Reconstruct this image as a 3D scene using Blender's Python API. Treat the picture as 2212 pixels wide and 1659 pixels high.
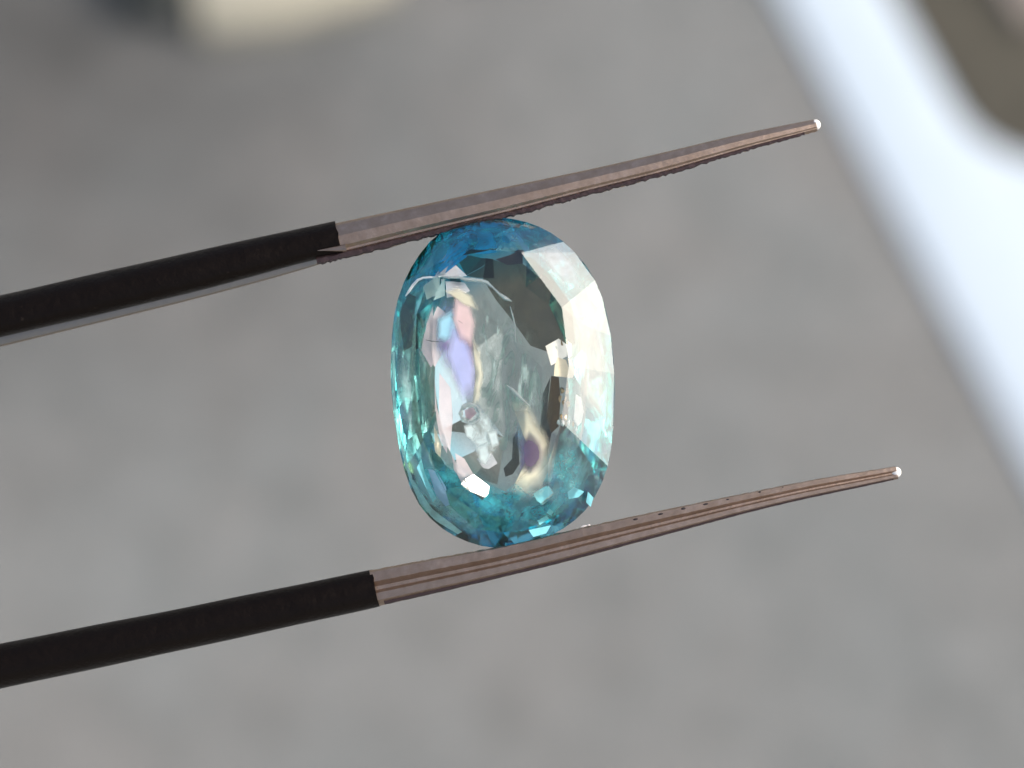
import bpy, bmesh, math, random
from mathutils import Vector, Matrix

# One Blender unit is one centimetre (the gemstone is 12 mm tall).
for o in list(bpy.data.objects):
    bpy.data.objects.remove(o, do_unlink=True)
C = bpy.context.scene
COL = C.collection
C.unit_settings.system = 'METRIC'
C.unit_settings.scale_length = 0.01
R = math.radians

# ------------------------------------------------------------------ camera
TILT = R(25.0)                                   # away from looking straight down
GEM = Vector((0, 0, 30.0))                       # the stone is held 30 cm above the ground
RX = Vector((1, 0, 0))
UY = Vector((0, math.cos(TILT), math.sin(TILT)))
TZ = Vector((0, -math.sin(TILT), math.cos(TILT)))   # from the stone to the camera
DIST, HALF = 7.0, 1.85
cam_d = bpy.data.cameras.new('camera')
cam = bpy.data.objects.new('camera', cam_d)
COL.objects.link(cam)
cam.matrix_world = Matrix.Translation(GEM + TZ*DIST) @ Matrix((RX, UY, TZ)).transposed().to_4x4()
cam_d.sensor_width = 36
cam_d.lens = 18*DIST/HALF
cam_d.clip_start = 0.1
cam_d.clip_end = 30000
cam_d.dof.use_dof = True
cam_d.dof.focus_distance = DIST - 0.03
cam_d.dof.aperture_fstop = 0.27
C.camera = cam

# ------------------------------------------------------------------ daylight
SUN_RIG = Vector((0.777, 0.314, 0.545)).normalized()
SUN = (RX*SUN_RIG.x + UY*SUN_RIG.y + TZ*SUN_RIG.z).normalized()
w = bpy.data.worlds.new('World')
C.world = w
w.use_nodes = True
nt = w.node_tree
sky = nt.nodes.new('ShaderNodeTexSky')
sky.sky_type = 'NISHITA'
sky.sun_disc = False
sky.sun_elevation = math.asin(SUN.z)
sky.sun_rotation = math.atan2(SUN.x, SUN.y)
sky.air_density = 1.0
sky.dust_density = 4.0
sky.ozone_density = 1.0
bg = nt.nodes['Background']
bg.inputs['Strength'].default_value = 0.075
nt.links.new(sky.outputs['Color'], bg.inputs['Color'])
sd = bpy.data.lights.new('sun', 'SUN')
sd.energy = 1.5
sd.angle = R(64)
sd.color = (1.0, 0.95, 0.89)
so = bpy.data.objects.new('sun', sd)
COL.objects.link(so)
so.rotation_euler = SUN.to_track_quat('Z', 'Y').to_euler()

C.view_settings.view_transform = 'Standard'
C.view_settings.look = 'None'
C.view_settings.exposure = 1.1
C.view_settings.gamma = 1.0
C.render.engine = 'CYCLES'
cy = C.cycles
cy.use_denoising = True
cy.max_bounces = 24
cy.transmission_bounces = 24
cy.glossy_bounces = 12
cy.transparent_max_bounces = 24
cy.sample_clamp_indirect = 6.0
cy.caustics_reflective = True
cy.caustics_refractive = True
cy.blur_glossy = 0.2

# ------------------------------------------------------------------ helpers
K = 2*HALF/2212.0
def rig(x, y, z=0.0):
    return GEM + RX*x + UY*y + TZ*z
def px(X, Y, z=0.0):
    """a point that the photograph shows at X, Y, standing z cm nearer than the stone's girdle"""
    s = (DIST - z)/DIST
    return rig((X-1106)*K*s, (829.5-Y)*K*s, z)
def gnd(X, Y, h=0.0):
    """where the line of sight through X, Y meets the level h above the ground"""
    o = cam.matrix_world.translation
    d = px(X, Y) - o
    return o + d*((h - o.z)/d.z)

def material(name, base=(0.5,)*3, rough=0.5, metal=0.0, **kw):
    m = bpy.data.materials.new(name)
    m.use_nodes = True
    p = m.node_tree.nodes['Principled BSDF']
    p.inputs['Base Color'].default_value = (*base, 1)
    p.inputs['Roughness'].default_value = rough
    p.inputs['Metallic'].default_value = metal
    for k, v in kw.items():
        p.inputs[k.replace('_', ' ')].default_value = v
    return m
def node(m, t, **kw):
    n = m.node_tree.nodes.new(t)
    for k, v in kw.items():
        n.inputs[k.replace('_', ' ')].default_value = v
    return n
def link(m, a, b):
    m.node_tree.links.new(a, b)
def ramp(m, fac, stops):
    n = m.node_tree.nodes.new('ShaderNodeValToRGB')
    e = n.color_ramp.elements
    while len(e) < len(stops):
        e.new(0.5)
    for el, (p, c) in zip(e, stops):
        el.position = p
        el.color = (*c, 1) if len(c) == 3 else c
    link(m, fac, n.inputs['Fac'])
    return n
def mapped(m, scale=(1, 1, 1), loc=(0, 0, 0)):
    tc = m.node_tree.nodes.new('ShaderNodeTexCoord')
    mp = m.node_tree.nodes.new('ShaderNodeMapping')
    mp.inputs['Scale'].default_value = scale
    mp.inputs['Location'].default_value = loc
    link(m, tc.outputs['Object'], mp.inputs['Vector'])
    return mp.outputs['Vector']
def noise(m, vec, scale, detail=3, rough=0.5, dist=0.0):
    n = node(m, 'ShaderNodeTexNoise', Scale=scale, Detail=detail, Roughness=rough, Distortion=dist)
    link(m, vec, n.inputs['Vector'])
    return n.outputs['Fac']
def bump(m, height, strength, dist, target=None):
    b = node(m, 'ShaderNodeBump', Strength=strength, Distance=dist)
    link(m, height, b.inputs['Height'])
    link(m, b.outputs['Normal'], (target or m.node_tree.nodes['Principled BSDF']).inputs['Normal'])
    return b
def mixcol(m, fac, a, b, mode='MIX'):
    n = m.node_tree.nodes.new('ShaderNodeMix')
    n.data_type = 'RGBA'
    n.blend_type = mode
    for sock, v in ((n.inputs[0], fac), (n.inputs[6], a), (n.inputs[7], b)):
        if isinstance(v, (int, float)):
            sock.default_value = v
        elif isinstance(v, tuple):
            sock.default_value = (*v, 1)
        else:
            link(m, v, sock)
    return n.outputs[2]

def mesh_obj(name, verts, faces, mat, parent=None, smooth=False, origin=None):
    """verts are world points; the mesh is stored relative to its own origin"""
    org = origin if origin is not None else (parent.location.copy() if parent else Vector())
    me = bpy.data.meshes.new(name)
    me.from_pydata([tuple(Vector(v) - org) for v in verts], [], faces)
    me.materials.append(mat)
    if smooth:
        for p in me.polygons:
            p.use_smooth = True
    o = bpy.data.objects.new(name, me)
    COL.objects.link(o)
    if parent is None:
        o.location = org
    else:
        o.parent = parent
    return o
def empty(name, loc, label, cat, group=None):
    o = bpy.data.objects.new(name, None)
    o.empty_display_size = 0.1
    COL.objects.link(o)
    o.location = loc
    o['label'], o['category'] = label, cat
    if group:
        o['group'] = group
    return o
def lerp_table(tab, x):
    if x <= tab[0][0]:
        return tab[0][1]
    for (a, va), (b, vb) in zip(tab, tab[1:]):
        if x <= b:
            return va + (vb-va)*(x-a)/(b-a)
    return tab[-1][1]
def soft(tab, x, r=70):
    def at(q):
        for (a, b) in ((tab[0], tab[1]), (tab[-2], tab[-1])):
            if (b is tab[1] and q < a[0]) or (b is tab[-1] and q > b[0]):
                return a[1] + (b[1]-a[1])*(q-a[0])/(b[0]-a[0])
        return lerp_table(tab, q)
    return sum(at(x + r*t)*w_ for t, w_ in ((-1, 1), (-0.5, 2), (0, 3), (0.5, 2), (1, 1)))/9

# ------------------------------------------------------------------ ground
SHADE_CENTRE = gnd(120, 60)
m_ground = material('weathered_paving', rough=0.9)
v = mapped(m_ground)
big = noise(m_ground, v, 0.16, 3, 0.55, 0.6)
mid = noise(m_ground, v, 0.8, 5, 0.65, 0.5)
fine = noise(m_ground, v, 9.0, 4, 0.7)
c = ramp(m_ground, mid, [(0.28, (0.195, 0.195, 0.188)), (0.5, (0.246, 0.244, 0.236)), (0.72, (0.288, 0.284, 0.276))])
c2 = ramp(m_ground, big, [(0.3, (0.925, 0.98, 0.975)), (0.7, (1.02, 1.0, 0.965))])
c3 = ramp(m_ground, fine, [(0.3, (0.6, 0.6, 0.6)), (0.7, (1.3, 1.3, 1.3))])
col = mixcol(m_ground, 1.0, c.outputs['Color'], c2.outputs['Color'], 'MULTIPLY')
col = mixcol(m_ground, 1.0, col, c3.outputs['Color'], 'MULTIPLY')
# shading painted into the ground colour, darkest at one spot, with a ragged outline
vs = m_ground.node_tree.nodes.new('ShaderNodeVectorMath'); vs.operation = 'DISTANCE'
link(m_ground, v, vs.inputs[0]); vs.inputs[1].default_value = SHADE_CENTRE
st = m_ground.node_tree.nodes.new('ShaderNodeMath'); st.operation = 'MULTIPLY_ADD'
link(m_ground, noise(m_ground, v, 0.3, 4, 0.6), st.inputs[0]); st.inputs[1].default_value = 7.0
link(m_ground, vs.outputs['Value'], st.inputs[2])
sr = node(m_ground, 'ShaderNodeMapRange'); link(m_ground, st.outputs[0], sr.inputs[0])
sr.inputs[1].default_value, sr.inputs[2].default_value, sr.inputs[3].default_value, sr.inputs[4].default_value = 3.0, 16.0, 0.36, 1.0
cbn = m_ground.node_tree.nodes.new('ShaderNodeCombineColor')
for k in range(3):
    link(m_ground, sr.outputs[0], cbn.inputs[k])
col = mixcol(m_ground, 1.0, col, cbn.outputs[0], 'MULTIPLY')
link(m_ground, col, m_ground.node_tree.nodes['Principled BSDF'].inputs['Base Color'])
bump(m_ground, fine, 0.5, 0.1)
S = 20000
g = mesh_obj('ground', [(-S, -S, 0), (S, -S, 0), (S, S, 0), (-S, S, 0)], [(0, 1, 2, 3)], m_ground)
g['kind'] = 'structure'

# ------------------------------------------------------------------ blurred things lying on the ground
def prism(bm, pts, z0, z1, bev=0.0, seg=3):
    b = bmesh.new()
    vs = [b.verts.new((p[0], p[1], z0)) for p in pts]
    f = b.faces.new(vs)
    r = bmesh.ops.extrude_face_region(b, geom=[f])
    bmesh.ops.translate(b, verts=[e for e in r['geom'] if isinstance(e, bmesh.types.BMVert)], vec=(0, 0, z1-z0))
    bmesh.ops.recalc_face_normals(b, faces=b.faces[:])
    if bev:
        es = [e for e in b.edges if all(abs(q.co.z - z1) < 1e-5 for q in e.verts)]
        bmesh.ops.bevel(b, geom=es, offset=bev, segments=seg, profile=0.5, affect='EDGES')
    me = bpy.data.meshes.new('tmp')
    b.to_mesh(me); b.free()
    bm.from_mesh(me)
    bpy.data.meshes.remove(me)
def bm_obj(name, bm, mat, parent=None, smooth=True):
    me = bpy.data.meshes.new(name)
    bm.to_mesh(me); bm.free()
    me.materials.append(mat)
    for p in me.polygons:
        p.use_smooth = smooth
    me.set_sharp_from_angle(angle=R(40))
    o = bpy.data.objects.new(name, me)
    COL.objects.link(o)
    o.parent = parent
    return o
def rounded(cx, cy, hx, hy, rad, n=8):
    out = []
    for k, (sx, sy) in enumerate(((1, 1), (-1, 1), (-1, -1), (1, -1))):
        for i in range(n+1):
            a = math.pi/2*(k + i/n)
            out.append((cx + sx*(hx-rad) + rad*math.cos(a), cy + sy*(hy-rad) + rad*math.sin(a)))
    return out

def noisy(name, a, b, scale, rough, **kw):
    m = material(name, rough=rough, **kw)
    n = noise(m, mapped(m), scale, 4, 0.6)
    r_ = ramp(m, n, [(0.3, a), (0.7, b)])
    link(m, r_.outputs['Color'], m.node_tree.nodes['Principled BSDF'].inputs['Base Color'])
    bump(m, n, 0.2, 0.05)
    return m
m_white = noisy('white_enamel', (0.64, 0.735, 0.80), (0.70, 0.785, 0.84), 1.5, 0.3)
m_brown = noisy('dark_earth', (0.055, 0.05, 0.035), (0.10, 0.09, 0.065), 1.5, 0.8)
m_taupe = noisy('taupe_card', (0.30, 0.25, 0.21), (0.36, 0.31, 0.26), 1.0, 0.7)
m_cream = noisy('cream_card', (0.40, 0.375, 0.29), (0.48, 0.45, 0.35), 1.0, 0.7)
m_stone = noisy('dark_stone', (0.03, 0.035, 0.03), (0.06, 0.065, 0.06), 1.2, 0.8)

# white tray: its straight left edge runs from the top of the picture to the right side
e0, e1 = gnd(1700, -10, 0.4), gnd(2212, 955, 0.4)
ax = (e1 - e0).normalized()                       # along the edge, towards the picture's bottom right
tray = empty('white_tray', Vector((e0.x, e0.y, 0)), 'blurred bluish white tray with rounded recess on grey ground at right', 'tray')
ang = math.atan2(ax.y, ax.x)
tray.rotation_euler.z = ang                       # local +x along the edge, local +y away from the grey side
def tl(P):
    q = Matrix.Rotation(-ang, 3, 'Z') @ (Vector((P.x, P.y, 0)) - Vector((e0.x, e0.y, 0)))
    return q.x, q.y
L = (e1 - e0).length
rx_, ry_ = tl(gnd(2090, 180, 0.7)), tl(gnd(2212, 340, 0.7))
RIM = rx_[1]                                       # rim width on the left side
REC = tl(gnd(2235, 335, 0.7))[0]                   # where the recess ends along the edge
bm = bmesh.new()
TX0, TX1, TY1, TH = -18.0, L + 9.0, 26.0, 0.28
outer = rounded((TX0+TX1)/2, TY1/2, (TX1-TX0)/2, TY1/2, 3.0)
inner = rounded((TX0+2+REC)/2, RIM + (TY1-4-RIM)/2, (REC-TX0-2)/2, (TY1-4-RIM)/2, 2.2)
n = len(outer)
rings = [(outer, 0.0, 0), (outer, 0.08, 0), (outer, 0.15, -0.15), (outer, 0.235, -0.8), (outer, TH, -1.6), (inner, TH, 0.9), (inner, TH-0.03, 0.45), (inner, TH-0.1, 0.12), (inner, 0.2, 0)]
def offset(poly, d):
    cxm = sum(p[0] for p in poly)/len(poly); cym = sum(p[1] for p in poly)/len(poly)
    out = []
    for x, y in poly:
        hx = max(abs(p[0]-cxm) for p in poly); hy = max(abs(p[1]-cym) for p in poly)
        out.append((cxm + (x-cxm)*(hx+d)/hx, cym + (y-cym)*(hy+d)/hy))
    return out
vr = [[bm.verts.new((x, y, z)) for x, y in offset(p, d)] for p, z, d in rings]
for a, b in zip(vr, vr[1:]):
    for i in range(n):
        bm.faces.new((a[i], a[(i+1) % n], b[(i+1) % n], b[i]))
rim = bm_obj('rim', bm, m_white, tray)
wn = rim.modifiers.new('weighted', 'WEIGHTED_NORMAL')
wn.weight = 80
bm = bmesh.new()
prism(bm, offset(inner, 0.3), 0.05, 0.25)
bm_obj('recess_floor', bm, m_brown, tray)
bm = bmesh.new()
q = tl(gnd(2190, 60, 0.9))
prism(bm, [(TX0+3, q[1]-0.6), (q[0]-0.2, q[1]+0.6), (q[0]-0.2, q[1]+12), (TX0+3, q[1]+12)], 0.254, 0.5, 0.1)
bm_obj('lining', bm, m_taupe, tray)

def slab(name, corners, h, mat, label, cat, bev=0.1):
    P = [gnd(X, Y, h) for X, Y in corners]
    o = sum(P, Vector())/len(P)
    bm = bmesh.new()
    prism(bm, [(p.x-o.x, p.y-o.y) for p in P], 0, h, bev)
    ob = bm_obj(name, bm, mat)
    ob.location = (o.x, o.y, 0.004)
    ob['label'], ob['category'] = label, cat
    return ob
slab('cream_card', [(425, 60), (600, 46), (840, -30), (900, -260), (390, -260)], 0.5, m_cream,
     'blurred cream coloured slab lying on grey ground at the top edge', 'slab')
slab('dark_stone', [(240, -40), (300, 8), (375, 15), (405, -20), (395, -120), (300, -150), (235, -100)], 0.7, m_stone,
     'dark blurred stone on the ground just left of the cream slab', 'stone', 0.25)

# ------------------------------------------------------------------ tweezers
m_copper = material('copper_wire', rough=0.36, metal=0.95)
v = mapped(m_copper)
nz = noise(m_copper, v, 22.0, 4, 0.65)
r_ = ramp(m_copper, nz, [(0.3, (0.40, 0.29, 0.215)), (0.55, (0.46, 0.34, 0.26)), (0.75, (0.54, 0.41, 0.325))])
link(m_copper, r_.outputs['Color'], m_copper.node_tree.nodes['Principled BSDF'].inputs['Base Color'])
bump(m_copper, noise(m_copper, v, 55.0, 4, 0.7), 0.2, 0.007)
m_sleeve = material('black_sleeve', (0.008, 0.006, 0.006), 0.36, Specular_IOR_Level=0.16)
m_sleeve.node_tree.nodes['Principled BSDF'].inputs['Specular Tint'].default_value = (1.0, 0.86, 0.74, 1)
v = mapped(m_sleeve)
spk = ramp(m_sleeve, noise(m_sleeve, v, 26.0, 2, 0.5), [(0.72, (0.006, 0.0042, 0.0036)), (0.84, (0.03, 0.022, 0.018))])
link(m_sleeve, spk.outputs['Color'], m_sleeve.node_tree.nodes['Principled BSDF'].inputs['Base Color'])
bump(m_sleeve, noise(m_sleeve, v, 11.0, 5, 0.65), 0.45, 0.02)
m_bare = material('bare_grey_metal', (0.40, 0.34, 0.28), 0.45, 1.0)
bump(m_bare, noise(m_bare, mapped(m_bare), 40.0, 3), 0.2, 0.01)

def sweep(top, bot, profile, xs, z0, jag=None, cap=True):
    """a bar between two outlines (tables X -> Y); profile: (s, h) s 0 at the top edge .. 1 at the bottom edge, h depth in half-widths"""
    verts, faces = [], []
    npf = len(profile)
    for i, X in enumerate(xs):
        yt, yb = soft(top, X), soft(bot, X)
        hw = (yb-yt)/2*K
        for k, (s, h) in enumerate(profile):
            j = jag(i, k, X) if jag else 0.0
            # across the bar, square to its slope
            Y = yt + (yb-yt)*(s + j)
            verts.append(px(X + 0.22*(Y-(yt+yb)/2), Y, z0 + h*hw))
    for i in range(len(xs)-1):
        for k in range(npf):
            a, b = i*npf+k, i*npf+(k+1) % npf
            faces.append((a, b, b+npf, a+npf))
    if cap:
        faces.append(tuple(range(npf-1, -1, -1)))
        faces.append(tuple((len(xs)-1)*npf + k for k in range(npf)))
    return verts, faces
def finish(o):
    me = o.data
    b = bmesh.new(); b.from_mesh(me)
    bmesh.ops.recalc_face_normals(b, faces=b.faces[:])
    b.to_mesh(me); b.free()
    me.set_sharp_from_angle(angle=R(24))
    return o
def frange(a, b, n):
    return [a + (b-a)*i/(n-1) for i in range(n)]

tw = empty('tweezers', px(-900, 1120), 'tweezers with two copper coloured prongs in black sleeves gripping the stone', 'tweezers')
random.seed(4)
# upper prong
UT = [(640, 503), (735, 482), (1000, 425), (1317, 358), (1406, 337), (1495, 316), (1562, 299), (1629, 284), (1696, 271), (1766, 257)]
UB = [(640, 580), (740, 556), (942, 505), (1040, 482), (1133, 458), (1202, 438), (1317, 407), (1406, 386), (1459, 371), (1517, 353), (1584, 333), (1629, 319), (1696, 302), (1766, 282)]
UPROF = [(0.0, -0.1), (0.06, 0.25), (0.36, 0.62), (0.64, 0.60), (0.74, 0.40), (0.80, 0.40), (0.87, 0.22), (1.0, -0.35), (0.9, -0.9), (0.3, -0.9)]
teeth = [random.uniform(-1, 1) for _ in range(400)]
def jag_u(i, k, X):
    if k in (7, 8):
        return 0.05*teeth[i] * (1 if X > 760 else 0)
    if k == 6:
        return 0.02*teeth[(i*7) % 400]
    if k in (1, 2, 3):
        return 0.004*teeth[(i*3+k) % 400]
    return 0
xs = frange(724, 1764, 140)
vv, ff = sweep(UT, UB, UPROF, xs, 0.0, jag_u)
finish(mesh_obj('prong', vv, ff, m_copper, tw, True))
# lower prong
LT = [(700, 1254), (808, 1232), (1000, 1196), (1061, 1186), (1133, 1171), (1207, 1152), (1356, 1119), (1505, 1088), (1616, 1065), (1765, 1035), (1914, 1011), (1940, 1007)]
LB = [(700, 1334), (815, 1308), (1000, 1266), (1207, 1216), (1340, 1180), (1467, 1146), (1600, 1110), (1728, 1079), (1839, 1056), (1914, 1040), (1940, 1034)]
LPROF = [(0.0, 0.2), (0.05, 0.45), (0.32, 0.66), (0.46, 0.22), (0.56, 0.26), (0.64, 0.46), (0.84, 0.42), (0.93, 0.1), (1.0, -0.3), (0.9, -0.9), (0.1, -0.9)]
def jag_l(i, k, X):
    if k in (0, 1):
        j = 0.012*teeth[(i*5+k) % 400]
        return j
    if k in (2, 5):
        return 0.006*teeth[(i*3+k) % 400]
    return 0
xs = frange(806, 1938, 160)
vv, ff = sweep(LT, LB, LPROF, xs, 0.0, jag_l)
finish(mesh_obj('prong', vv, ff, m_copper, tw, True))

m_dark = material('edge_shade', (0.07, 0.045, 0.045), 0.5, 0.6)  # dark colour paints the shade along the prongs' undersides
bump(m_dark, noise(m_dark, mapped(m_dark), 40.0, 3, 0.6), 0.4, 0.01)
def between(a, b, f):
    xs_ = sorted({p[0] for p in a} | {p[0] for p in b})
    return [(X, lerp_table(a, X) + (lerp_table(b, X)-lerp_table(a, X))*f) for X in xs_]
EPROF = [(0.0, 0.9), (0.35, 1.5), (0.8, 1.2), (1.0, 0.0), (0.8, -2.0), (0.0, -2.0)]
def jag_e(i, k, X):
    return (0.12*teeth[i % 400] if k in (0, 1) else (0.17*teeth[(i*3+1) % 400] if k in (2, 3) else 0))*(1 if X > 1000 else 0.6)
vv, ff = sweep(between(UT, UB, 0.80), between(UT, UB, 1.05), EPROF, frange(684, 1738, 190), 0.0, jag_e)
finish(mesh_obj('shaded_serrated_edge', vv, ff, m_dark, tw, False))
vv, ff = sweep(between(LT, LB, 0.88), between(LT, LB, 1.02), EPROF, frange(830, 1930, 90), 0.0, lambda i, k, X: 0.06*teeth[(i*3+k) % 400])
finish(mesh_obj('shaded_lower_edge', vv, ff, m_dark, tw, True))
m_tip = material('tip_highlight', (0.98, 0.94, 0.88), 0.4, 0.2)  # near-white colour paints the highlight on the prong ends
def dome(name, X, Y, rx, ry, mat):
    c0 = px(X, Y, 0.0)
    dx, dy = RX*0.976 + UY*0.216, -RX*0.216 + UY*0.976
    vv, ff, n, m = [], [], 12, 7
    for i in range(m):
        t = math.pi*i/(m-1)
        for k in range(n):
            a = 2*math.pi*k/n
            vv.append(c0 + dx*(-math.cos(t)*rx*K) + (dy*math.cos(a) + TZ*math.sin(a)*0.6)*(math.sin(t)*ry*K + 1e-4))
    for i in range(m-1):
        for k in range(n):
            a, b_ = i*n+k, i*n+(k+1) % n
            ff.append((a, b_, b_+n, a+n))
    return finish(mesh_obj(name, vv, ff, mat, tw, True))
dome('tip', 1762, 269.5, 11, 12, m_tip)
dome('tip', 1936, 1020, 11, 12, m_tip)
m_pit = material('dark_pit', (0.02, 0.012, 0.012), 0.6)
for X, Y, l in ((1372, 1124, 8), (1426, 1113, 9), (1475, 1101, 8), (1523, 1092, 10), (1571, 1082, 6), (1640, 1066, 5), (1690, 1056, 5)):
    o = dome('notch', X, Y-3.0, l*0.7, 2.6, m_pit)
    for q in o.data.vertices:
        q.co += TZ*lerp_table([(1300, 0.026), (1700, 0.013)], X)
m_lint = material('pale_lint', (0.75, 0.70, 0.68), 0.8)
dome('lint', 1262, 1138, 8, 3.5, m_lint)
dome('lint', 1272, 1136, 4, 4, m_lint)

# sleeves: round coating over the wire, open at the cut end
def tube_prof(n=20, fl=1.0):
    return [(0.5 - 0.5*math.cos(2*math.pi*k/n), 1.0*math.sin(2*math.pi*k/n)*fl) for k in range(n)]
ST = [(-1500, 1008), (-500, 750), (0, 640), (400, 549), (725, 478), (745, 474)]
SB = [(-1500, 1100), (-500, 840), (0, 727), (400, 634), (690, 556), (745, 549)]
def jag_s(i, k, X):
    return 0.004*math.sin(X*0.021 + k)
vv, ff = sweep(ST, SB, tube_prof(), frange(-1500, 733, 90), -0.01, jag_s)
# ragged cut end
npf = 20
for k in range(npf):
    vv[-npf+k] = vv[-npf+k] + (px(0, 0)-px(9, -2))*random.uniform(-0.25, 0.3)
finish(mesh_obj('sleeve', vv, ff, m_sleeve, tw, True))
vv, ff = sweep([(686, 540.5), (700, 537), (748, 527)], [(686, 541.5), (700, 541.5), (748, 543)], tube_prof(8, 0.6), frange(686, 747, 14), 0.045)
finish(mesh_obj('burr', vv, ff, m_copper, tw, True))
# bare wire showing under the upper sleeve
BT = [(-500, 800), (0, 690), (735, 520)]
BB = [(-500, 862), (0, 748), (400, 650), (600, 597), (690, 570), (745, 553)]
vv, ff = sweep(BT, BB, tube_prof(12, 0.5), frange(-500, 744, 30), -0.09)
finish(mesh_obj('bare_wire', vv, ff, m_bare, tw, True))
ST2 = [(-1500, 1692), (-500, 1492), (0, 1392), (400, 1314), (808, 1231), (830, 1227)]
SB2 = [(-1500, 1792), (-500, 1592), (0, 1486), (400, 1401), (815, 1310), (830, 1306)]
vv, ff = sweep(ST2, SB2, tube_prof(), frange(-1500, 812, 90), -0.01, jag_s)
for k in range(npf):
    vv[-npf+k] = vv[-npf+k] + (px(0, 0)-px(9, -2))*random.uniform(-0.25, 0.3)
finish(mesh_obj('sleeve', vv, ff, m_sleeve, tw, True))

cen = px(-1500, 1398, -0.01)
vv, ff, nh, nr = [], [], 25, 14
for i in range(nh):
    t = math.pi*i/(nh-1)
    out = -RX*math.sin(t) + UY*math.cos(t)
    for k in range(nr):
        a = 2*math.pi*k/nr
        vv.append(cen + out*(344*K) + (out*math.cos(a) + TZ*math.sin(a))*(47*K))
for i in range(nh-1):
    for k in range(nr):
        a, b_ = i*nr+k, i*nr+(k+1) % nr
        ff.append((a, b_, b_+nr, a+nr))
finish(mesh_obj('heel', vv, ff, m_sleeve, tw, True))

# ------------------------------------------------------------------ gemstone
IOR = 1.92
gem = empty('gemstone', px(1088, 828), 'oval faceted teal and clear gemstone gripped between the two copper prongs', 'gemstone')

def glass(name, rough=0.0, tint=True, clear=(0.86, 0.965, 0.925)):
    m = bpy.data.materials.new(name)
    m.use_nodes = True
    N = m.node_tree.nodes
    N.remove(N['Principled BSDF'])
    gl = node(m, 'ShaderNodeBsdfGlass', Roughness=rough, IOR=IOR)
    link(m, gl.outputs[0], N['Material Output'].inputs['Surface'])
    if not tint:
        gl.inputs['Color'].default_value = (*clear, 1)
        return m
    # colour zoning of the crystal in its own axes: deep blue at one end, teal at the other and along
    # one flank, nearly colourless in the middle
    tc = N.new('ShaderNodeTexCoord')
    def axis(vec, off, size):
        d = N.new('ShaderNodeVectorMath'); d.operation = 'DOT_PRODUCT'
        link(m, tc.outputs['Object'], d.inputs[0]); d.inputs[1].default_value = vec
        a = N.new('ShaderNodeMath'); a.operation = 'SUBTRACT'
        link(m, d.outputs['Value'], a.inputs[0]); a.inputs[1].default_value = off
        b = N.new('ShaderNodeMath'); b.operation = 'DIVIDE'
        link(m, a.outputs[0], b.inputs[0]); b.inputs[1].default_value = size
        return b.outputs[0]
    def length(x, y):
        cb = N.new('ShaderNodeCombineXYZ')
        link(m, x, cb.inputs[0]); link(m, y, cb.inputs[1])
        ln = N.new('ShaderNodeVectorMath'); ln.operation = 'LENGTH'
        link(m, cb.outputs[0], ln.inputs[0])
        return ln.outputs['Value']
    nz = noise(m, tc.outputs['Object'], 6.0, 3)
    def jitter(val, amt):
        q = N.new('ShaderNodeMath'); q.operation = 'MULTIPLY_ADD'
        link(m, nz, q.inputs[0]); q.inputs[1].default_value = amt
        link(m, val, q.inputs[2])
        return q.outputs[0]
    rad = jitter(length(axis(GX, 0.10, 0.50), axis(GY, 0.0, 0.58)), 0.16)
    end = axis(GY, 0.0, 0.6)
    e_ = ramp(m, jitter(end, 0.1), [(0.0, (0.27, 0.86, 0.90)), (0.35, (0.48, 0.82, 0.82)), (0.72, (0.03, 0.55, 0.82))])
    f_ = ramp(m, rad, [(0.70, (0, 0, 0)), (0.92, (1, 1, 1))])
    link(m, mixcol(m, f_.outputs['Color'], clear, e_.outputs['Color']), gl.inputs['Color'])
    return m
TA = R(5.0)
GX = RX*math.cos(TA) + UY*math.sin(TA)
GY = -RX*math.sin(TA) + UY*math.cos(TA)
LONG = GY
m_pav = glass('teal_zoned_crystal')
m_crown = glass('polished_crystal', 0.0, False, (0.985, 1.0, 0.995))

def gpt(x, y, z):
    return px(1088, 828) + GX*x + GY*y + TZ*z
A, B = 236*K, 356*K
NG = 56
OUTLINE = [(1326, 873), (1325, 811), (1320, 737), (1309, 677), (1294, 625), (1264, 573), (1235, 541), (1202, 512), (1165, 492), (1116, 477), (1071, 471), (1029, 474), (982, 488), (942, 511), (907, 551), (887, 583), (870, 618), (858, 655), (850, 699), (847, 761), (846, 811), (847, 848), (855, 910), (865, 972), (880, 1034), (905, 1089), (940, 1128), (997, 1163), (1046, 1178), (1103, 1181), (1145, 1171), (1205, 1146), (1245, 1119), (1272, 1092), (1294, 1054), (1314, 1002), (1321, 942)]
def _polar():
    out = []
    for X, Y in OUTLINE:
        d = px(X, Y) - px(1088, 828)
        x, y = d.dot(GX)/A, d.dot(GY)/B
        out.append((math.atan2(y, x), math.hypot(x, y)))
    out.sort()
    return [(a-2*math.pi, r) for a, r in out] + out + [(a+2*math.pi, r) for a, r in out]
POLAR = _polar()
def girdle(a, sc=1.0):
    a = (a + math.pi) % (2*math.pi) - math.pi
    r = sum(lerp_table(POLAR, a + t)*w_ for t, w_ in ((-0.08, 0.25), (0, 0.5), (0.08, 0.25)))*1.003
    return sc*A*r*math.cos(a), sc*B*r*math.sin(a)
random.seed(11)
# table outline as the photograph shows it (12 sides)
TAB = [(976, 556), (1062, 540), (1126, 546), (1214, 664), (1229, 790), (1213, 912), (1184, 1000), (1140, 1052), (1075, 1068), (1012, 1048), (967, 966), (944, 880), (934, 760), (936, 650)]
CH = 0.105
def tab_pt(X, Y):
    return px(X, Y, CH)
tabv = [tab_pt(*p) for p in TAB]
nT = len(TAB)
gc = px(1088, 828)
def loc(P):
    d = P - gc
    return d.dot(GX), d.dot(GY), d.dot(TZ)
angs = []
for P in tabv:
    x, y, _ = loc(P)
    angs.append(math.atan2(y/B, x/A))
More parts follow.
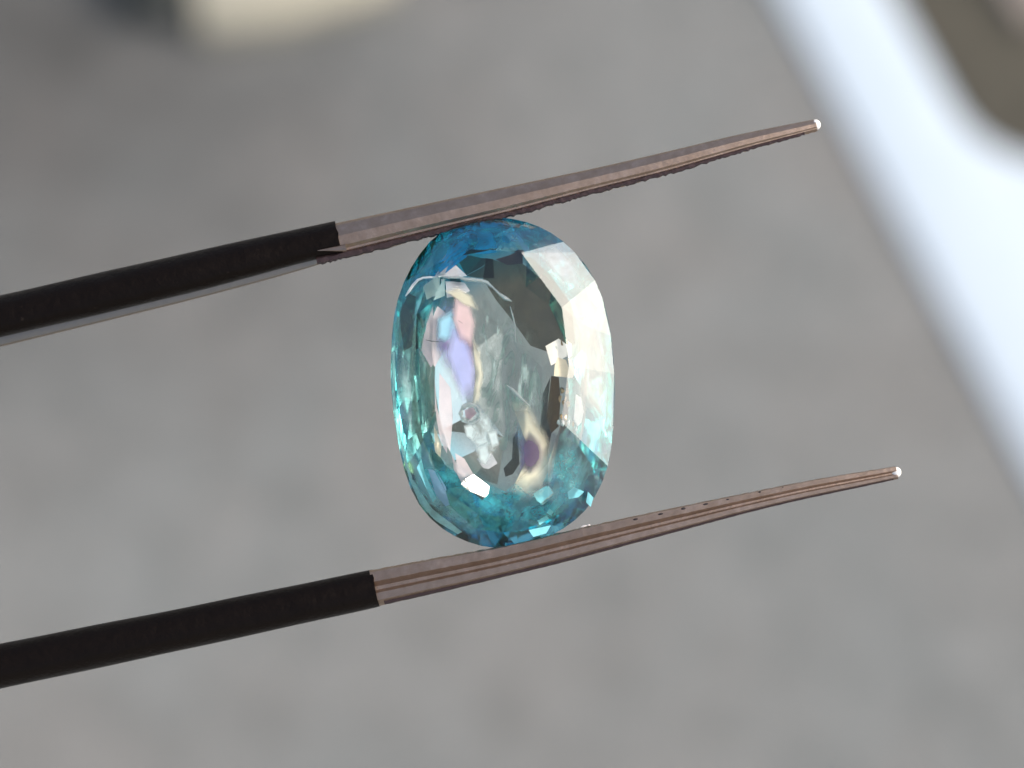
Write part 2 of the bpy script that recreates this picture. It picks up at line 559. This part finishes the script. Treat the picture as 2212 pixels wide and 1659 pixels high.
# crown: table vertices, middle ring, girdle ring; convex hull gives flat facets
crown_pts = list(tabv)
for i in range(nT):
    a0, a1 = angs[i], angs[(i+1) % nT]
    d = (a1-a0 + math.pi) % (2*math.pi) - math.pi
    am = a0 + d/2
    x, y = girdle(am)
    P0 = (Vector(loc(tabv[i])) + Vector(loc(tabv[(i+1) % nT])))/2
    f = 0.45
    lift = 0.008 if P0.x > 0.10 and P0.y > -0.3 else 0.024
    crown_pts.append(gpt(P0.x + (x-P0.x)*f, P0.y + (y-P0.y)*f, CH*(1-f) + lift))
for k in range(NG):
    x, y = girdle(2*math.pi*k/NG)
    crown_pts.append(gpt(x, y, 0.012))
b = bmesh.new()
for P in crown_pts:
    b.verts.new(P)
b.verts.ensure_lookup_table()
bmesh.ops.convex_hull(b, input=b.verts[:])
bmesh.ops.delete(b, geom=[f for f in b.faces if f.normal.dot(TZ) < 0.05 or f.calc_center_median().dot(TZ)-gc.dot(TZ) < 0.0125], context='FACES')
bmesh.ops.dissolve_limit(b, angle_limit=R(4), verts=[], edges=b.edges[:])
b.faces.ensure_lookup_table()
for f in b.faces:
    if f.normal.dot(TZ) < 0:
        f.normal_flip()
for f in b.faces:
    nm = 'table_facet' if f.normal.dot(TZ) > 0.985 else 'crown_facet'
    mesh_obj(nm, [q.co.copy() for q in f.verts], [tuple(range(len(f.verts)))], m_crown, gem)
b.free()
# girdle band
gv, gf = [], []
for k in range(NG):
    x, y = girdle(2*math.pi*k/NG)
    gv += [gpt(x, y, 0.012), gpt(x, y, -0.012)]
for k in range(NG):
    a, c_ = 2*k, 2*((k+1) % NG)
    gf.append((a, a+1, c_+1, c_))
m_girdle = glass('frosted_girdle', 0.1)
mesh_obj('girdle', gv, gf, m_girdle, gem)
# pavilion: jittered rings, hulled into many small flat facets
pv = [gpt(*girdle(2*math.pi*k/NG), -0.012) for k in range(NG)]
for sc, z, n_, off in ((0.84, -0.11, 24, 0.5), (0.62, -0.185, 18, 0.0), (0.36, -0.235, 11, 0.5)):
    for k in range(n_):
        x, y = girdle(2*math.pi*(k+off+random.uniform(-0.2, 0.2))/n_, sc)
        pv.append(gpt(x, y, z + random.uniform(-0.006, 0.006)))
for y in (-0.2, -0.07, 0.06, 0.2):
    pv.append(gpt(random.uniform(-0.02, 0.02), y, -0.262))
b = bmesh.new()
for P in pv:
    b.verts.new(P)
bmesh.ops.convex_hull(b, input=b.verts[:])
bmesh.ops.delete(b, geom=[f for f in b.faces if f.normal.dot(TZ) > 0.5 and f.calc_center_median().dot(TZ)-gc.dot(TZ) > -0.0125], context='FACES')
bmesh.ops.dissolve_limit(b, angle_limit=R(3), verts=[], edges=b.edges[:])
for f in b.faces:
    if f.normal.dot(f.calc_center_median()-gpt(0, 0, 0.0)) < 0:
        f.normal_flip()
me = bpy.data.meshes.new('pavilion')
for q in b.verts:
    q.co -= gc
b.to_mesh(me); b.free()
me.materials.append(m_pav)
po = bpy.data.objects.new('pavilion', me)
COL.objects.link(po)
po.parent = gem

# ---- what is inside the crystal, with sheets that paint facet reflections
def patch(name, outline, z, tilt, mat, sharp=False):
    """an uneven sheet for fractures, tints and painted reflections, filling an outline (photograph positions), leaning by tilt = (right, up) slopes"""
    cX = sum(p[0] for p in outline)/len(outline); cY = sum(p[1] for p in outline)/len(outline)
    vv, ff = [], []
    def pt(X, Y):
        jz = random.uniform(-1, 1)*0.0012
        return px(X, Y, z - (X-cX)*K*tilt[0] + (Y-cY)*K*tilt[1] + jz)
    n = len(outline)
    vv.append(pt(cX, cY))
    for f in (0.5, 1.0):
        for X, Y in outline:
            vv.append(pt(cX+(X-cX)*f, cY+(Y-cY)*f))
    for k in range(n):
        k2 = (k+1) % n
        ff.append((0, 1+k, 1+k2))
        ff.append((1+k, 1+n+k, 1+n+k2, 1+k2))
    o = mesh_obj(name, vv, ff, mat, gem, True)
    at = o.data.attributes.new('inside', 'FLOAT', 'POINT')
    for i, v_ in enumerate(at.data):
        v_.value = 1.0 if i <= n else (1.0 if sharp else 0.0)
    for p in o.data.polygons:
        if p.normal.dot(TZ) < 0:
            p.flip()
    return o
def sheet_material(name, surf, alpha_stops, scale, dist=0.0, stretch=(1, 1, 1)):
    """surf(m) -> BSDF socket, broken up by a noise so that clear crystal shows between"""
    m = bpy.data.materials.new(name)
    m.use_nodes = True
    N = m.node_tree.nodes
    N.remove(N['Principled BSDF'])
    tr = N.new('ShaderNodeBsdfTransparent')
    mx = N.new('ShaderNodeMixShader')
    a = ramp(m, noise(m, mapped(m, stretch), scale, 5, 0.6, dist), alpha_stops)
    at = N.new('ShaderNodeAttribute'); at.attribute_name = 'inside'
    mu = N.new('ShaderNodeMath'); mu.operation = 'MULTIPLY'
    link(m, a.outputs['Color'], mu.inputs[0]); link(m, at.outputs['Fac'], mu.inputs[1])
    link(m, mu.outputs[0], mx.inputs[0])
    link(m, tr.outputs[0], mx.inputs[1])
    link(m, surf(m), mx.inputs[2])
    link(m, mx.outputs[0], N['Material Output'].inputs['Surface'])
    return m
def thin_film(scale, lo, hi, ior=2.6, film=1.45, rough=0.12, haze=0.5):
    def f(m):
        p = m.node_tree.nodes.new('ShaderNodeBsdfPrincipled')
        p.inputs['Base Color'].default_value = (0.0, 0.0, 0.0, 1)
        p.inputs['Roughness'].default_value = rough
        p.inputs['IOR'].default_value = ior
        p.inputs['Thin Film IOR'].default_value = film
        mr = m.node_tree.nodes.new('ShaderNodeMapRange')
        link(m, noise(m, mapped(m), scale, 2, 0.5, 0.5), mr.inputs[0])
        mr.inputs[1].default_value, mr.inputs[2].default_value = 0.25, 0.75
        mr.inputs[3].default_value, mr.inputs[4].default_value = lo, hi
        link(m, mr.outputs[0], p.inputs['Thin Film Thickness'])
        x = m.node_tree.nodes.new('ShaderNodeMixShader')
        x.inputs[0].default_value = haze
        link(m, p.outputs[0], x.inputs[1]); link(m, milky((0.95, 0.88, 0.95), 0.15)(m), x.inputs[2])
        return x.outputs[0]
    return f
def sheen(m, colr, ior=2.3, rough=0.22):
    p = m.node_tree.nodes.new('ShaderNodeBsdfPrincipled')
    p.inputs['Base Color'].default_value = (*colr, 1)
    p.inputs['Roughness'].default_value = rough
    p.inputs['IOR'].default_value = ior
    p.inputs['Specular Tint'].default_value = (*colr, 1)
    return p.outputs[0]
def milky(colr, through=0.3):
    def f(m):
        a = node(m, 'ShaderNodeBsdfDiffuse', Color=(*colr, 1))
        t = node(m, 'ShaderNodeBsdfTranslucent', Color=(*colr, 1))
        x = m.node_tree.nodes.new('ShaderNodeMixShader')
        x.inputs[0].default_value = through
        link(m, a.outputs[0], x.inputs[1]); link(m, t.outputs[0], x.inputs[2])
        return x.outputs[0]
    return f
m_irid = sheet_material('iridescent_film', thin_film(2.6, 200, 420, 2.0, 1.33, 0.2), [(0.30, (0.55,)*3), (0.6, (0.9,)*3)], 12)
m_irid2 = sheet_material('gold_violet_film', thin_film(2.6, 150, 400, 2.2, 1.33, 0.2), [(0.35, (0.3,)*3), (0.6, (0.85,)*3)], 12)
m_veil = sheet_material('milky_veil', milky((0.50, 0.70, 0.61)), [(0.38, (0.05,)*3), (0.52, (0.4,)*3), (0.64, (0.95,)*3)], 14, 2.2, (1.0, 0.35, 0.35))
m_teal_in = sheet_material('teal_crystal_grain', lambda m: sheen(m, (0.14, 0.86, 0.95), 2.3, 0.45), [(0.36, (0.08,)*3), (0.52, (0.38,)*3), (0.66, (0.8,)*3)], 15, 0.2)
m_blue_deep = sheet_material('blue_crystal_grain', lambda m: sheen(m, (0.0, 0.34, 0.72), 1.7, 0.45), [(0.32, (0.15,)*3), (0.6, (0.75,)*3)], 12, 1.0)
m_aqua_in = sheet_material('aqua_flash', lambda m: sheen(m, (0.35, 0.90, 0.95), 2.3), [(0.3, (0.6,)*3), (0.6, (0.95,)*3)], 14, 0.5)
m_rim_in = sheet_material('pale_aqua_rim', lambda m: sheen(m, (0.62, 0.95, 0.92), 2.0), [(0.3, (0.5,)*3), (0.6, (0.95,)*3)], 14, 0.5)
m_streak = sheet_material('pale_streaks', lambda m: sheen(m, (0.72, 0.90, 0.86), 2.0, 0.35), [(0.54, (0.0,)*3), (0.66, (0.75,)*3)], 15, 1.0, (1.7, 0.35, 0.35))
m_mist = sheet_material('aqua_mist', lambda m: sheen(m, (0.72, 0.93, 0.93), 2.0, 0.4), [(0.36, (0.25,)*3), (0.6, (0.72,)*3)], 13, 0.4)
m_beige = sheet_material('beige_mist', lambda m: sheen(m, (0.80, 0.70, 0.58), 1.4, 0.5), [(0.36, (0.35,)*3), (0.6, (0.75,)*3)], 9, 0.4, (1.4, 0.5, 0.5))
m_lilac = sheet_material('lilac_mist', lambda m: sheen(m, (0.72, 0.74, 0.84), 1.4, 0.5), [(0.36, (0.3,)*3), (0.6, (0.7,)*3)], 9, 0.4)
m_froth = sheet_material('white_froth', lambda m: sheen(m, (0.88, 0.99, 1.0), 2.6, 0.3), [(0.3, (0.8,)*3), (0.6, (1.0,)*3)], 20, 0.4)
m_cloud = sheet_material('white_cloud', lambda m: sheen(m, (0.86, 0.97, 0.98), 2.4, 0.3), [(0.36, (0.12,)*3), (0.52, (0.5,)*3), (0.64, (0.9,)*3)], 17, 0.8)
m_spot = sheet_material('rose_spot', milky((0.85, 0.58, 0.64), 0.1), [(0.3, (0.5,)*3), (0.6, (0.9,)*3)], 20, 0.5)
m_mirror = material('glint_mirror', (0.95, 0.93, 0.90), 0.12, 1.0)  # mirror sheet added to make the sun glint of one facet
m_black = material('gem_black', (0.006, 0.010, 0.010), 0.4)
m_crack = material('bright_fracture_edge', (0.93, 0.94, 0.90), 0.35, 0.0)
m_gold = material('golden_crystal', (0.62, 0.42, 0.20), 0.15, 0.6)

random.seed(3)
patch('iridescent_fracture', [(955, 632), (990, 640), (1015, 668), (1022, 720), (1038, 770), (1042, 830), (1020, 872), (992, 865), (972, 820), (950, 790), (935, 745), (938, 690)], 0.05, (0.20, 0.05), m_irid)
patch('iridescent_fracture', [(1118, 880), (1142, 888), (1158, 925), (1174, 945), (1172, 1000), (1158, 1042), (1138, 1056), (1118, 1040), (1122, 985), (1108, 940)], 0.03, (0.20, 0.05), m_irid2)
patch('milky_veil', [(1010, 640), (1060, 615), (1110, 650), (1160, 720), (1190, 800), (1195, 900), (1175, 960), (1120, 1010), (1060, 1020), (1010, 980), (1020, 860), (1040, 760)], -0.03, (0.05, 0.02), m_veil)
patch('milky_veil', [(865, 690), (885, 640), (915, 640), (930, 700), (945, 800), (948, 900), (950, 960), (920, 990), (890, 930), (868, 840), (862, 760)], -0.05, (0.02, 0.02), m_veil)
patch('white_cloud', [(1005, 890), (1030, 872), (1060, 884), (1075, 930), (1080, 985), (1060, 1012), (1035, 1005), (1018, 960), (1000, 925)], 0.062, (0.2, 0.05), m_cloud)
patch('white_cloud', [(1000, 880), (1018, 868), (1035, 880), (1038, 905), (1022, 925), (1004, 915)], 0.066, (0.2, 0.05), m_cloud)
patch('rose_spot', [(1004, 885), (1022, 880), (1030, 892), (1016, 906), (1006, 902)], 0.075, (0.2, 0.05), m_spot, True)
def plane_material(name, colr, alpha, ior=2.3):
    return sheet_material(name, lambda m: sheen(m, colr, ior), [(0.3, (alpha-0.12,)*3), (0.7, (alpha+0.1,)*3)], 10)

m_pale = plane_material('pale_facet_reflection', (0.85, 0.85, 0.92), 0.6)
m_pink = plane_material('pinkish_facet_reflection', (0.95, 0.80, 0.82), 0.75)
m_green = plane_material('pale_green_facet_reflection', (0.62, 0.82, 0.78), 0.6)
m_honey = plane_material('honey_reflection_and_inclusion', (0.88, 0.78, 0.58), 0.85)
m_cream_in = plane_material('cream_fracture_plane', (0.95, 0.93, 0.86), 0.9)
m_blue_in = plane_material('blue_reflection_and_splinter', (0.45, 0.66, 0.95), 0.75)
T1 = (0.2, 0.06)
m_rose = plane_material('painted_rose_interference', (0.95, 0.70, 0.72), 0.8)  # interference colours painted in as base colour and specular tint
m_sky = plane_material('painted_pale_blue_interference', (0.44, 0.80, 1.0), 0.95)
m_lav = plane_material('painted_lavender_interference', (0.56, 0.60, 1.0), 0.9)
m_gilt = plane_material('painted_gilt_interference', (0.92, 0.86, 0.66), 0.75)
m_viol = plane_material('painted_violet_interference', (0.30, 0.17, 0.34), 0.66, 1.4)
for mt, z, pts in (
    (m_gilt, 0.055, [(965, 630), (990, 622), (1018, 640), (1030, 670), (1005, 660), (985, 645)]),
    (m_rose, 0.056, [(985, 640), (1015, 655), (1025, 700), (1018, 745), (995, 735), (980, 690)]),
    (m_sky, 0.058, [(948, 690), (975, 672), (990, 690), (985, 728), (962, 738), (948, 730)]),
    (m_lav, 0.060, [(978, 705), (1000, 708), (1014, 750), (1026, 800), (1022, 850), (1000, 862), (985, 820), (968, 765)]),
    (m_gilt, 0.055, [(1022, 730), (1036, 760), (1044, 810), (1034, 865), (1020, 880), (1028, 820)]),
    (m_gilt, 0.045, [(1112, 880), (1138, 876), (1160, 915), (1182, 955), (1184, 1010), (1164, 1056), (1136, 1070), (1112, 1050), (1138, 1020), (1150, 985), (1128, 930)]),
    (m_viol, 0.050, [(1140, 938), (1153, 942), (1166, 956), (1171, 975), (1170, 995), (1160, 1012), (1147, 1022), (1134, 1016), (1127, 1000), (1128, 980), (1124, 962), (1130, 946)]),
):
    mX = sum(p[0] for p in pts)/len(pts); mY = sum(p[1] for p in pts)/len(pts)
    patch('painted_interference', [(mX+(X-mX)*1.28, mY+(Y-mY)*1.18) for X, Y in pts], z, T1, mt)
for nm, mt, z, pts in (  # mostly facet reflections painted as coloured sheets; cream ones are inclusions
    ('reflection_and_inclusion', m_pale, 0.02, [(974, 563), (1010, 598), (990, 600), (946, 602)]),
    ('reflection_and_inclusion', m_green, 0.02, [(946, 602), (962, 604), (962, 640), (932, 652), (924, 625)]),
    ('reflection_and_inclusion', m_pale, 0.02, [(963, 608), (1004, 612), (1016, 630), (995, 640), (966, 644)]),
    ('reflection_and_inclusion', m_pink, 0.025, [(946, 662), (968, 680), (972, 735), (958, 762), (940, 793), (917, 757), (930, 700)]),
    ('reflection_and_inclusion', m_pink, 0.02, [(950, 805), (974, 838), (979, 900), (973, 975), (958, 950), (949, 895)]),
    ('reflection_and_inclusion', m_pink, 0.02, [(984, 978), (1004, 990), (1030, 1035), (1020, 1042), (1002, 1038), (988, 1010)]),
    ('reflection_and_inclusion', m_honey, 0.02, [(945, 918), (962, 958), (958, 985), (946, 972)]),
    ('reflection_and_inclusion', m_blue_in, -0.02, [(888, 858), (890, 898), (878, 905), (871, 888)]),
    ('reflection_and_inclusion', m_cream_in, 0.03, [(1178, 748), (1206, 732), (1224, 745), (1224, 770), (1206, 780), (1190, 790)]),
    ('reflection_and_inclusion', m_honey, 0.032, [(1204, 772), (1222, 778), (1232, 806), (1228, 816), (1196, 812), (1198, 790)]),
    ('reflection_and_inclusion', m_cream_in, 0.03, [(1236, 850), (1248, 858), (1255, 890), (1250, 912), (1242, 920), (1232, 905)]),
    ('reflection_and_inclusion', m_green, 0.02, [(1155, 1068), (1180, 1048), (1190, 1062), (1168, 1082)]),
    ('reflection_and_inclusion', m_pale, 0.02, [(1030, 990), (1062, 978), (1075, 1000), (1056, 1012), (1044, 1010)]),
):
    patch(nm, pts, z, T1, mt, True)
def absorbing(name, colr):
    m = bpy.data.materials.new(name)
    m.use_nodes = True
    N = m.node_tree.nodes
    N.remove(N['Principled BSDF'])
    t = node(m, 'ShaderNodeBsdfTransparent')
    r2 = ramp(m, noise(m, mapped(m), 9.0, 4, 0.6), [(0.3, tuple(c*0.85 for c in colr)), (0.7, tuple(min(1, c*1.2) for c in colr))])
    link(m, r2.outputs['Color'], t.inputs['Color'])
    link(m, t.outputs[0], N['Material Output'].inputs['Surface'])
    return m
m_olive = absorbing('olive_reflection_tint', (0.31, 0.275, 0.20))  # olive tint paints the dark reflections in the table
m_olive2 = absorbing('deep_olive_reflection_tint', (0.19, 0.17, 0.125))
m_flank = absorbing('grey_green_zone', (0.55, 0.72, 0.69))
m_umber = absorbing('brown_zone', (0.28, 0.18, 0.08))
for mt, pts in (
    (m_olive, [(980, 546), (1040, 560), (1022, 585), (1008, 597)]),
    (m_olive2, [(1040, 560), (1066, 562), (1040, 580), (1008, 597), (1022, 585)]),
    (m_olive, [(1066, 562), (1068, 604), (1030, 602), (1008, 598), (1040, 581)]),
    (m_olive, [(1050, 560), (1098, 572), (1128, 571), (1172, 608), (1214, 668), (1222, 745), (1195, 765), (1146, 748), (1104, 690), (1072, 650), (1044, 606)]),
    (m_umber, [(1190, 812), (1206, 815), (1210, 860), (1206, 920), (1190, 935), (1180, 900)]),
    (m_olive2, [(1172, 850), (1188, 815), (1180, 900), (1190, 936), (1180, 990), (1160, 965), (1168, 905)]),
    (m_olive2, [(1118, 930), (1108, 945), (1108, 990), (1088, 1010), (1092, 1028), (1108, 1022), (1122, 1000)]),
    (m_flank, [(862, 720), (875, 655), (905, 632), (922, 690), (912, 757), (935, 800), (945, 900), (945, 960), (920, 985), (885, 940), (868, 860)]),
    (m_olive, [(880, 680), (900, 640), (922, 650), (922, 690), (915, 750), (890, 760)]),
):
    patch('dark_reflection_and_tint', pts, 0.012 if mt is m_flank else -0.04, (0.02, 0.02), mt, True)
patch('milky_veil', [(1010, 660), (1045, 640), (1080, 680), (1130, 750), (1170, 800), (1175, 900), (1150, 920), (1100, 880), (1060, 900), (1030, 840), (1040, 740)], 0.04, (0.2, 0.05), m_streak)
patch('milky_veil', [(856, 790), (868, 745), (890, 770), (915, 800), (935, 850), (945, 930), (950, 985), (915, 990), (885, 960), (868, 900), (858, 850)], 0.014, (0.1, 0.02), m_mist)
patch('milky_veil', [(866, 960), (890, 965), (915, 1000), (945, 1050), (985, 1090), (1030, 1130), (1050, 1160), (1000, 1148), (945, 1110), (905, 1060), (880, 1010)], 0.010, (0.1, 0.02), m_mist)
patch('milky_veil', [(1226, 660), (1270, 640), (1300, 720), (1314, 800), (1316, 880), (1305, 935), (1270, 925), (1240, 880), (1232, 800)], 0.012, (0.0, 0.0), m_beige)
patch('milky_veil', [(1142, 536), (1190, 520), (1225, 545), (1255, 590), (1262, 640), (1225, 640), (1180, 600)], 0.014, (0.0, 0.0), m_lilac)
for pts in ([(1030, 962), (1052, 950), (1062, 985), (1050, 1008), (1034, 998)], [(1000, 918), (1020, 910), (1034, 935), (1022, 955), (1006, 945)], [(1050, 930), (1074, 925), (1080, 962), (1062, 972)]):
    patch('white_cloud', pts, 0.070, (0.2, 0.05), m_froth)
patch('glint_mirror', [(1023, 1024), (1057, 1049), (1056, 1062), (1043, 1077), (998, 1044), (1003, 1036)], 0.06, (0.21, 0.06), m_mirror)
patch('dark_facet_sheet', [(1070, 561), (1100, 552), (1118, 544), (1129, 546), (1129, 570), (1096, 573)], 0.07, (0.0, 0.0), m_black)  # flat black sheet laid at one dark facet
patch('teal_zone', [(885, 1000), (920, 985), (960, 995), (1000, 1060), (1060, 1085), (1120, 1075), (1175, 1050), (1200, 985), (1225, 945), (1268, 985), (1285, 1040), (1255, 1095), (1200, 1135), (1140, 1160), (1080, 1168), (1010, 1150), (950, 1115), (910, 1065)], 0.0, (0.05, -0.02), m_teal_in)
for pts in ([(1160, 985), (1195, 950), (1235, 955), (1265, 1000), (1262, 1060), (1225, 1100), (1185, 1080)], [(905, 1000), (940, 1000), (975, 1040), (985, 1080), (950, 1090), (920, 1060)]):
    patch('teal_zone', pts, 0.02, (0.08, 0.02), m_teal_in)
patch('blue_zone', [(900, 640), (905, 590), (935, 545), (985, 505), (1040, 488), (1110, 486), (1165, 500), (1150, 525), (1120, 545), (1060, 552), (1000, 550), (965, 575), (940, 605)], 0.02, (0.0, 0.1), m_blue_deep)
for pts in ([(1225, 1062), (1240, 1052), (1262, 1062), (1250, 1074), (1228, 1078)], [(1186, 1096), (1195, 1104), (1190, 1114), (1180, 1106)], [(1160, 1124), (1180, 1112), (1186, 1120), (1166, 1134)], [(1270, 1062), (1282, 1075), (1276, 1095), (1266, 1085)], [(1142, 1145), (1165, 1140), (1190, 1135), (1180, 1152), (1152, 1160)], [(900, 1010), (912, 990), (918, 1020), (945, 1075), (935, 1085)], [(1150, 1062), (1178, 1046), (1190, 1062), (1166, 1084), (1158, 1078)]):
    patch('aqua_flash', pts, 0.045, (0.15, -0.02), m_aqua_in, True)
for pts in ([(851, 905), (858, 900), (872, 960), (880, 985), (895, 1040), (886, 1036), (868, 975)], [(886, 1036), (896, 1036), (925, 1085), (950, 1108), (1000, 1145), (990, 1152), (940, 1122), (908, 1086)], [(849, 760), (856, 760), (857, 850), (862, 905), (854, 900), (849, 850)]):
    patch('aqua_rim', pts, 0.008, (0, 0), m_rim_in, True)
patch('bluish_splinter', [(930, 1010), (945, 1012), (968, 1050), (975, 1085), (965, 1090), (945, 1065)], 0.03, (0.1, 0.0), m_blue_in, True)
def crack(name, pts, z, r, mat):
    """a ragged thin rod along a polyline"""
    vv, ff, n = [], [], 5
    for i, (X, Y) in enumerate(pts):
        a = pts[max(i-1, 0)]; b_ = pts[min(i+1, len(pts)-1)]
        t = (RX*(b_[0]-a[0]) - UY*(b_[1]-a[1])).normalized()
        sd_ = t.cross(TZ)
        rr_ = r*K*random.uniform(0.5, 1.3) * (0.3 if i in (0, len(pts)-1) else 1)
        for k in range(n):
            q = 2*math.pi*k/n
            vv.append(px(X, Y, z if not isinstance(z, (list, tuple)) else z[i]) + (sd_*math.cos(q) + TZ*math.sin(q))*rr_)
    for i in range(len(pts)-1):
        for k in range(n):
            a, b_ = i*n+k, i*n+(k+1) % n
            ff.append((a, b_, b_+n, a+n))
    return mesh_obj(name, vv, ff, mat, gem, False)
crack('surface_fracture', [(876, 640), (884, 628), (892, 616), (902, 605), (914, 600), (930, 599), (946, 600)], [0.03, 0.04, 0.045, 0.06, 0.07, 0.082, 0.09], 4.0, m_crack)
crack('surface_fracture', [(946, 598), (956, 597), (966, 599), (980, 600), (994, 599), (1004, 603), (1022, 604), (1040, 606), (1052, 610), (1066, 622), (1078, 634), (1092, 644), (1106, 651)], 0.098, 3.8, m_crack)
crack('bubble', [(1016+21*math.cos(2*math.pi*k/16), 893+20*math.sin(2*math.pi*k/16)) for k in range(17)], 0.068, 5.0, m_crack)
crack('needle', [(1095, 832), (1108, 842), (1122, 857), (1134, 868), (1143, 876)], 0.07, 3.6, m_crack)
crack('needle', [(1102, 662), (1107, 680), (1112, 700), (1114, 740)], 0.05, 2.4, m_crack)
crack('needle', [(925, 734), (940, 738), (962, 737)], 0.06, 1.4, m_black)
crack('needle', [(973, 683), (986, 690), (1000, 699)], 0.06, 1.4, m_black)
# golden crystals by the right edge of the table
for X, Y, r in ((1200, 752, 7), (1213, 742, 6), (1214, 842, 8), (1210, 862, 7), (1217, 872, 7), (1211, 900, 6), (1206, 912, 5), (1219, 911, 6), (1229, 914, 5), (1238, 926, 4)):
    b = bmesh.new()
    for k in range(14):
        d = Vector((random.gauss(0, 1), random.gauss(0, 1), random.gauss(0, 1))).normalized()
        b.verts.new(px(X, Y, 0.025) + (RX*d.x*0.7 + UY*d.y*1.2 + TZ*d.z*0.6)*r*K)
    bmesh.ops.convex_hull(b, input=b.verts[:])
    me = bpy.data.meshes.new('crystal_inclusion')
    for q in b.verts:
        q.co -= gc
    b.to_mesh(me); b.free()
    me.materials.append(random.choice((m_gold, m_gold, m_crack)))
    o = bpy.data.objects.new('crystal_inclusion', me)
    COL.objects.link(o); o.parent = gem
